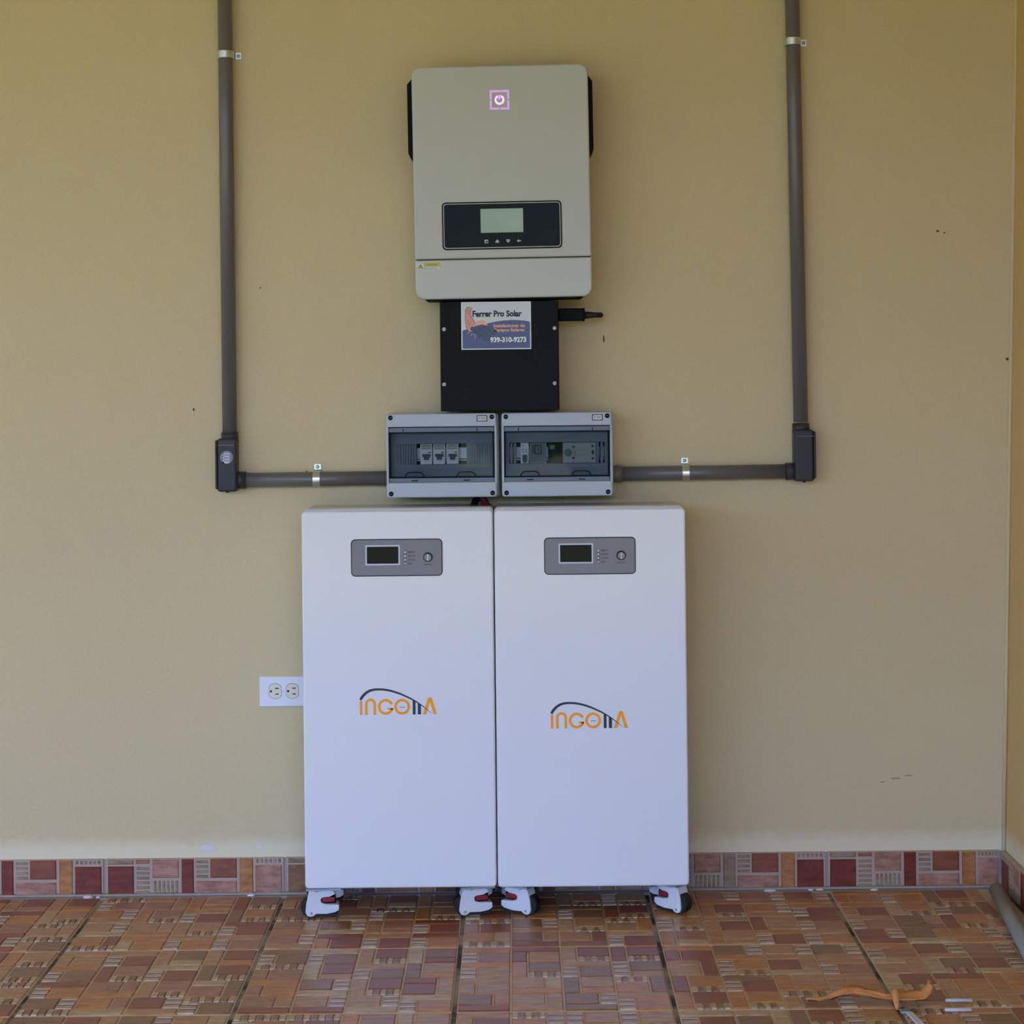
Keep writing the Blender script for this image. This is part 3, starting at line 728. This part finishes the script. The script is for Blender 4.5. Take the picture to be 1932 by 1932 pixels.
# ------------------------------------------------------------------ conduits
def conduit(p0, p1, label, coupling=None):
    p0, p1 = Vector(p0), Vector(p1)
    t = thing('conduit', p0, label, 'conduit pipe', 'grey conduits on the wall')
    B().cyl((0, 0, 0), p1 - p0, .0165, n=32).build('pipe', m_conduit, t)
    if coupling: B().cyl(*[Vector(q) - p0 for q in coupling], .0195, n=32).build('coupling', m_conduit, t)
conduit((.2968, -.0215, 1.05), (.2950, -.0215, 2.4995), 'grey vertical conduit on the left, rising from the fitting with the pale badge')
conduit((.330, -.0215, .9412), (.659, -.0215, .9425), 'grey horizontal conduit running left from the left breaker box')
conduit((1.5914, -.0215, 1.06), (1.579, -.0215, 2.4995), 'grey vertical conduit on the right, rising from the plain fitting')
conduit((1.160, -.0215, .9462), (1.555, -.0215, .9478), 'grey horizontal conduit running right from the right breaker box', ((1.160, -.0215, .9462), (1.1855, -.0215, .9463)))

def elbow(x, z0, z1, s, zh, label, badge):
    """access fitting: s = -1 cover on the left (hub to the right), +1 mirrored; x = centre of the upper hub"""
    t = thing('conduit_fitting', (x, 0, z0), label, 'conduit fitting', 'conduit fittings at the corners')
    H = z1 - z0; yb, yf = -.002, -.047
    xo = .0305 * s; xi = -.0175 * s
    bd = B(); lo, hi = min(xo, xi), max(xo, xi)
    bd.rrect(lo + (.006 if s < 0 else 0), hi - (.006 if s > 0 else 0), 0, H, yb, yf, .005, .005)
    bevel(bd.build('body', m_elbow, t), .001)
    cx0, cx1 = (lo, lo + .0045) if s < 0 else (hi - .0045, hi)
    ring = lambda xx, ins: [(xx, yb - ins, .006 + ins), (xx, yf + .002 + ins, .006 + ins), (xx, yf + .002 + ins, H - .004 - ins), (xx, yb - ins, H - .004 - ins)]
    cv = B().loft([ring(cx0, .0), ring(cx1, .0)]).build('cover', m_elbow, t); bevel(cv, .002)
    B().box(min(cx0, cx1) + (.0045 if s < 0 else -.0012), max(cx0, cx1) + (.0012 if s < 0 else -.0045), yf + .003, yb - .002, .004, H - .003).build('gasket', m_jet, t)
    B().cyl((0, -.0215, H - .006), (0, -.0215, H + .0135), .0195, .0193, 32).build('hub', m_elbow, t)
    zz = zh - z0
    B().cyl((xi * .8, -.0215, zz), (xi * .8 - s * .0215, -.0215, zz), .0195, .0195, 32).build('hub', m_elbow, t)
    B().cyl((.006 * s, -.024, -.003), (.006 * s, -.024, .002), .004, n=12).build('screw', m_jet, t)
    B().box(min(xo, xi) + .006, max(xo, xi) - .005, yf - .0006, yf + .002, H - .0155, H - .0138).build('mould_line', m_conduit, t)
    if badge:
        bx, bz = -.004, H - .042
        bg_ = B().ring(bx, bz, .0002, .0145, 0, 360, yf + .001, yf - .0006, 28).build('badge', mat('badge_grey', (126, 132, 146), .5), t)
        q = B(); y = yf - .001
        q.box(bx - .0085, bx - .0055, y, yf, bz - .0135, bz + .0095).box(bx + .0045, bx + .0065, y, yf, bz - .0135, bz + .0105)
        for dz in (-.0135, -.0062, .0006, .0068): q.box(bx - .0085, bx + .006, y, yf, bz + dz, bz + dz + (.0042 if dz < -.01 else .0028))
        q.build('badge_mark', m_sil, bg_)
elbow(.2968, .9165, 1.0365, -1, .9412, 'dark grey conduit fitting with a pale round badge at the left corner', True)
elbow(1.5914, .9262, 1.0425, 1, .9478, 'plain dark grey conduit fitting without a badge at the right corner', False)

def strap(c, along, tab, label):
    """one-hole pipe strap: along = pipe axis, tab = direction of the screw tab (unit vectors)"""
    t = thing('pipe_strap', c, label, 'pipe strap', 'steel straps holding the conduits')
    a, d = Vector(along), Vector(tab); n = Vector((0, -1, 0)); wd = .0082; ro, ri = .0182, .0168
    prof = [(-ro, .0212)] + [(-ro * math.cos(PI * k / 14), .0 - ro * math.sin(PI * k / 14)) for k in range(15)] + [(ro, .016), (ro + .002, .0198), (ro + .0155, .0198)]
    inn = [(-ri, .0212)] + [(-ri * math.cos(PI * k / 14), .0 - ri * math.sin(PI * k / 14)) for k in range(15)] + [(ri, .0175), (ri + .002, .0213), (ro + .0155, .0213)]
    f = lambda p, s_: d * p[0] - n * p[1] + a * s_
    bb = B(); rings = []
    for p, q in zip(prof, inn): rings.append([f(p, -wd), f(q, -wd), f(q, wd), f(p, wd)])
    bb.loft(rings); bevel(bb.build('band', m_steel, t), .0006, 1)
    rb = B(); rr = [[f((p[0] * 1.03, p[1] * 1.03), -.0012), f(p, -.0012), f(p, .0012), f((p[0] * 1.03, p[1] * 1.03), .0012)] for p in prof[1:16]]
    rb.loft(rr); rb.build('stiffening_rib', m_steel, t)
    sc = d * (ro + .0088) - n * .0198
    B().dome(sc, .0042, .002).build('screw', m_screw, t)
strap((.2957, -.0215, 1.907), (0, 0, 1), (1, 0, 0), 'steel strap on the left vertical conduit near the top')
strap((1.5837, -.0215, 1.922), (0, 0, 1), (1, 0, 0), 'steel strap on the right vertical conduit near the top')
strap((.4933, -.0215, .9418), (1, 0, 0), (0, 0, 1), 'steel strap on the horizontal conduit left of the breaker boxes')
strap((1.3291, -.0215, .9469), (1, 0, 0), (0, 0, 1), 'steel strap on the horizontal conduit right of the breaker boxes')

# ------------------------------------------------------------------ wall outlet
t = thing('wall_outlet', (.3558, 0, .4243), 'white duplex wall outlet set sideways, left of the cabinets', 'outlet')
bevel(B().rrect(0, .115, 0, .0688, 0, -.0065, .002, .0025).build('plate', m_outlet, t), .0004, 1)
for cx in (.0362, .0752):
    cz = .0355; pts = []
    for a in range(0, 360, 10):
        x = .0168 * math.cos(math.radians(a)); z = .0168 * math.sin(math.radians(a)); pts.append((cx + max(-.0138, min(.0138, x)), cz + z))
    B().prism([((x - cx) * 1.05 + cx, (z - cz) * 1.05 + cz) for x, z in pts], -.004, -.0067).build('receptacle_gap', m_print, t)
    o = B().prism(pts, -.004, -.0078).build('receptacle', m_recep, t)
    for dx, dz, w_ in ((.004, .0066, .0043), (.0042, -.0066, .0038)):
        B().box(cx + dx - w_, cx + dx + w_, -.0081, -.006, cz + dz - .0012, cz + dz + .0012).build('slot', m_hole, o)
    B().ring(cx - .0094, cz, .0002, .0026, 0, 360, -.006, -.0081, 14).build('ground_hole', m_hole, o)
B().dome((.0557, -.0065, .0355), .0028, .001).build('screw', m_outlet, t)

# ------------------------------------------------------------------ battery cabinets
def logo(t, X0, Z0, yf):
    k = .1306e-3
    X = lambda a: X0 + (a - 342) * k
    Z = lambda b_: Z0 + (605 - b_) * k
    ya, yb = yf - .0005, yf + .001
    letters = [B().rrect(X(342), X(384), Z(605), Z(376), yb, ya, .0012),
               B().ring(X(520), Z(425), 48 * k, 92 * k, 0, 180, yb, ya).box(X(428), X(472), ya, yb, Z(605), Z(425)).box(X(568), X(612), ya, yb, Z(605), Z(425)),
               B().ring(X(772), Z(475), 88 * k, 132 * k, 24, 346, yb, ya).box(X(800), X(893), ya, yb, Z(524), Z(490)),
               B().ring(X(1043), Z(475), 88 * k, 132 * k, 0, 360, yb, ya),
               B().prism([(X(1383), Z(605)), (X(1440), Z(605)), (X(1506), Z(398)), (X(1562), Z(605)), (X(1620), Z(605)), (X(1540), Z(345)), (X(1520), Z(325)), (X(1490), Z(325)), (X(1468), Z(345))], yb, ya)]
    sw = B()
    pts = [(352, 358), (372, 322), (405, 280), (450, 238), (500, 208), (560, 190), (620, 184), (680, 184), (740, 188), (800, 197), (870, 213), (950, 238), (1030, 268), (1100, 300), (1180, 338), (1250, 377), (1310, 414), (1380, 464), (1450, 520), (1500, 560), (1540, 596)]
    wd = [40, 46, 46, 44, 41, 38, 36, 35, 35, 34, 33, 32, 30, 27, 25, 22, 18, 14, 10, 6, 2]
    sw.ribbon([(X(a), Z(b_)) for a, b_ in pts], [w_ * k for w_ in wd], yb, ya - .0002)
    sw.prism([(X(1218), Z(605)), (X(1265), Z(605)), (X(1265), Z(378)), (X(1218), Z(352))], yb, ya).prism([(X(1302), Z(605)), (X(1355), Z(605)), (X(1355), Z(440)), (X(1302), Z(402))], yb, ya)
    lg = sw.build('logo_swoosh', m_ink, t)
    for l_ in letters: l_.build('letter', m_orange, lg)
    for a in (1016, 1046, 1076): B().ring(X(a), Z(483), .00005, 9 * k, 0, 360, yb, ya, 10).build('logo_dot', m_ink, lg)

def caster(t, cx, cy, s, zt, turn=0.0):
    """levelling caster seen from its side; s = +1 jaw to the right of the wheel"""
    k = .137e-3
    X = lambda a: cx + s * (a - 330) * k
    Z = lambda b_: (665 - b_) * k
    out = [(300, 215), (650, 215), (700, 290), (610, 332), (500, 343), (472, 360), (468, 400), (484, 432), (560, 452), (752, 462), (757, 540), (700, 580), (560, 604), (392, 600), (352, 636), (300, 646), (252, 630), (225, 570), (240, 430), (264, 315)]
    poly = [(X(a), Z(b_)) for a, b_ in out]
    hb = B(); hb.prism(poly, cy + .016, cy - .016)
    h = hb.build('caster', m_cast, t, (cx, cy, 0)); bevel(h, .0012); h.rotation_euler.z = math.radians(turn); O = h.location
    B().cyl((cx - s * .002, cy - .012, .0226), (cx - s * .002, cy + .012, .0226), .0225, n=32).build('wheel', m_rubber, h, off=O)
    B().dome((X(318), cy - .016, Z(590)), .0028, .0018).build('axle_bolt', m_screw, h, off=O)
    B().rrect(min(X(484), X(690)), max(X(484), X(690)), Z(426), Z(346), cy + .01, cy - .0135, .003, .002).build('red_dial', m_red, h, off=O)
    B().box(min(X(472), X(700)), max(X(472), X(700)), cy - .008, cy + .01, Z(448), Z(336)).build('dial_socket', m_jet, h, off=O)
    B().box(min(X(400), X(730)), max(X(400), X(730)), cy - .014, cy + .014, .0035, Z(598)).build('foot_pad', m_rubber, h, off=O)
    B().box(min(X(240), X(785)), max(X(240), X(785)), cy - .028, cy + .028, zt - .0042, zt).build('mounting_plate', m_screw, h, off=O)
    for a in (400, 690):
        B().cyl((X(a), cy - .021, zt - .0075), (X(a), cy - .021, zt - .003), .0035, n=10).build('bolt', m_bolt, h, off=O)

def cabinet(x0, W, zb, zt, lx, lz, casters, px, label):
    yf, yb = -.225, -.025
    t = thing('battery_cabinet', (x0, 0, 0), label, 'battery cabinet', 'white battery cabinets')
    H = zt
    body = B().rrect(.0, W, zb, zt, yb, yf + .012, .009).build('body', m_white, t)
    B().rrect(.0002, W - .0002, zb + .0008, zt - .0008, yf + .0135, yf, .009, .0042, 8).build('front_panel', m_white, t)
    B().box(.012, W - .012, yf + .02, yb - .005, zb - .002, zb + .003).build('bottom_pan', m_dark_gap, t)
    # control panel
    pz1 = zt - .0612; pz0 = pz1 - .0806; p0, p1 = px, px + .198
    pe = B().rrect(p0, p1, pz0, pz1, yf + .002, yf - .0012, .0095).build('control_panel', m_pborder, t)
    B().rrect(p0 + .0021, p1 - .0021, pz0 + .0021, pz1 - .0021, yf, yf - .0016, .0075).build('panel_face', m_panel, pe)
    sx0, sz1 = p0 + .0315, pz1 - .0132
    B().box(sx0, sx0 + .0745, yf - .0024, yf, sz1 - .0432, sz1).build('screen_frame', m_sil, pe)
    B().box(sx0 + .003, sx0 + .0713, yf - .0028, yf, sz1 - .0400, sz1 - .003).build('screen', m_screen, pe)
    bx = p0 + .1173; q = B()
    for n, wd_ in enumerate(('MENU', 'ENTER', 'DOWN', 'ESC')):
        z = pz1 - .0288 - n * .0082
        o = B().cyl((bx, yf, z), (bx, yf - .003, z), .0026, .0024, 14).build('button', m_stick, pe)
        B().ring(bx, z, .0027, .0036, 0, 360, yf - .001, yf - .0019, 14).build('button_rim', m_print, o)
        q.text(wd_, bx + .0068, bx + .0068 + (.0135, .0152, .0142, .009)[n], z - .0019, z + .0019, yf - .0018, bold=.012)
    kx, kz = p0 + .1665, pz1 - .0398
    q.text('SWITCH', kx - .0095, kx + .0095, kz - .0178, kz - .0146, yf - .0018, bold=.015)
    q.build('panel_lettering', m_print, pe)
    kb = B().cyl((kx, yf, kz), (kx, yf - .010, kz), .0088, .0076, 24).build('switch_knob', m_chrome, pe)
    B().ring(kx, kz, .0088, .0102, 0, 360, yf - .001, yf - .0032, 24).build('knob_rim', m_hole, kb)
    B().box(kx - .0012, kx + .0012, yf - .0112, yf - .009, kz - .0065, kz + .0065).build('knob_bar', m_sil, kb)
    logo(t, lx, lz, yf)
    for cx, s, turn in casters:
        caster(t, cx, -.196, s, zb, turn)
        caster(t, cx, -.07, s, zb, 0)
cabinet(.479, .4148, .066, .8828, .1227, .4417, ((.0125, 1, 4), (.3445, 1, 10)), .1070, 'left white battery cabinet on casters, beside the wall outlet')
cabinet(.8962, .4142, .0648, .8822, .1182, .4080, ((.0650, -1, -28), (.3950, -1, -42)), .1077, 'right white battery cabinet on casters, away from the wall outlet')

# ------------------------------------------------------------------ things on the floor
o = B().cyl((2.003, -.10, .0165), (1.945, -.66, .0165), .0165, n=28).build('loose_pipe', m_pipe, None, (2.003, -.10, 0))
tag(o, 'grey plastic pipe lying on the floor along the right baseboard', 'pipe')

def leaf():
    t = thing('dry_leaf', (1.6359, -.838, 0), 'twisted dry brown leaf lying on the floor tiles', 'leaf')
    def blade(name, pts, wd, lift):
        b_ = B(); rings = []
        for i, (x, y, z) in enumerate(pts):
            w_ = wd[i]; n = 7
            rings.append([(x + .003 * math.sin(5 * i + q), y + w_ * (q / (n - 1) - .5), z + lift[i] * (abs(q / (n - 1) - .5) * 2) ** 1.5 + .0022 * math.sin(i * 1.7 + q * 2.1)) for q in range(n)])
        top = rings; fs = []; n = 7
        vs = [p for r in top for p in r] + [(x, y, z - .0012) for r in top for x, y, z in r]; m_ = len(top) * n
        for i in range(len(top) - 1):
            for q in range(n - 1):
                a, c, d, e = i * n + q, i * n + q + 1, (i + 1) * n + q + 1, (i + 1) * n + q
                fs += [(a, c, d, e), (m_ + a, m_ + e, m_ + d, m_ + c)]
            fs += [(i * n, (i + 1) * n, m_ + (i + 1) * n, m_ + i * n), (i * n + n - 1, m_ + i * n + n - 1, m_ + (i + 1) * n + n - 1, (i + 1) * n + n - 1)]
        fs += [tuple(range(n)) + tuple(m_ + q for q in reversed(range(n)))]; e0 = (len(top) - 1) * n
        fs += [tuple(e0 + q for q in range(n)) + tuple(m_ + e0 + q for q in reversed(range(n)))]
        b_.add(vs, fs, True); b_.build(name, m_leaf, t)
    blade('leaf_blade', [(-.160, .030, .004), (-.135, .024, .004), (-.115, .024, .006), (-.095, .034, .010), (-.075, .034, .010), (-.055, .028, .010), (-.035, .020, .010), (-.018, .008, .009), (-.002, .0, .009)],
          [.004, .010, .016, .034, .040, .044, .040, .034, .022], [.002, .004, .007, .010, .012, .011, .010, .010, .008])
    blade('leaf_tip', [(.002, .0, .009), (.018, .004, .010), (.034, .002, .011), (.050, .004, .012), (.060, .008, .017), (.069, .014, .025), (.072, .016, .033), (.066, .014, .038)],
          [.020, .050, .050, .046, .046, .040, .034, .022], [.007, .008, .009, .010, .010, .008, .006, .004])
    B().tube([(-.002, -.030, .004), (-.001, -.018, .012), (.001, -.004, .0205), (.003, .010, .022), (.004, .024, .017), (.003, .032, .009), (.001, .036, .004)], [.003, .0055, .0075, .007, .0065, .005, .003], 8).build('leaf_knot', m_leaf, t)
leaf()
for x0, x1, y, lab in ((1.7325, 1.7830, -.8195, 'white plastic stick on the floor, the farther of the two beside the dry leaf'), (1.7200, 1.7690, -.8740, 'white plastic stick on the floor, the nearer of the two beside the dry leaf')):
    o = B().tube([(x0, y, .0036), (x0 + .001, y, .0036), (x1 - .001, y - .001, .0036), (x1, y - .001, .0036)], [.0022, .0034, .0034, .0022], 10).build('plastic_stick', m_stick, None, (x0, y, 0))
    tag(o, lab, 'stick', 'white sticks by the dry leaf')
t = thing('cable_tie', (1.6427, -.872, 0), 'white plastic strip with a grey clip end, in front of the dry leaf', 'plastic strip')
bevel(B().loft([[(.004, -.010, .0008), (.016, -.010, .0008), (.016, -.010, .0042), (.004, -.010, .0042)], [(.012, -.09, .0008), (.026, -.09, .0008), (.026, -.09, .0042), (.012, -.09, .0042)]]).build('strip', m_stick, t), .0006, 1)
bevel(B().box(-.005, .012, -.014, .014, .0006, .0052).build('clip_end', m_screw, t), .0012)
B().ring(.002, .0, .0004, .0032, 0, 360, 0, 0, 10)
B().cyl((.002, .006, .004), (.002, .006, .0056), .0034, n=12).build('clip_hole', m_print, t)
rc = random.Random(5)
for x, y, s, h, lab in ((-.035, -.022, .012, .004, 'wide white plaster crumb at the far left, under a deep red baseboard tile'),
                        (-.012, -.024, .005, .003, 'tiny white plaster crumb just right of the wide crumb at the far left'),
                        (.335, -.020, .008, .003, 'white plaster crumb on the floor just left of the left cabinet'),
                        (1.508, -.022, .014, .003, 'long white plaster crumb right of the cabinets, under a deep red baseboard tile'),
                        (1.602, -.02, .006, .003, 'small white plaster crumb left of the tile joint, right of the long crumb'),
                        (1.622, -.019, .008, .003, 'white plaster crumb beside the tile joint between two deep red baseboard tiles'),
                        (1.745, -.026, .009, .003, 'white plaster crumb under the ribbed baseboard piece, rightmost of the crumbs')):
    n = 9
    ring = lambda f, z: [(x + s * f * math.cos(2 * PI * i / n) * (1 + .25 * math.sin(2.3 * i + x * 9)), y + .55 * s * f * math.sin(2 * PI * i / n), z) for i in range(n)]
    o = B().loft([ring(1, -.001), ring(.9, h * .6), ring(.5, h)], True, True).build('plaster_crumb', m_plaster, None, (x, y, 0))
    tag(o, lab, 'plaster crumb', 'plaster crumbs along the baseboard')
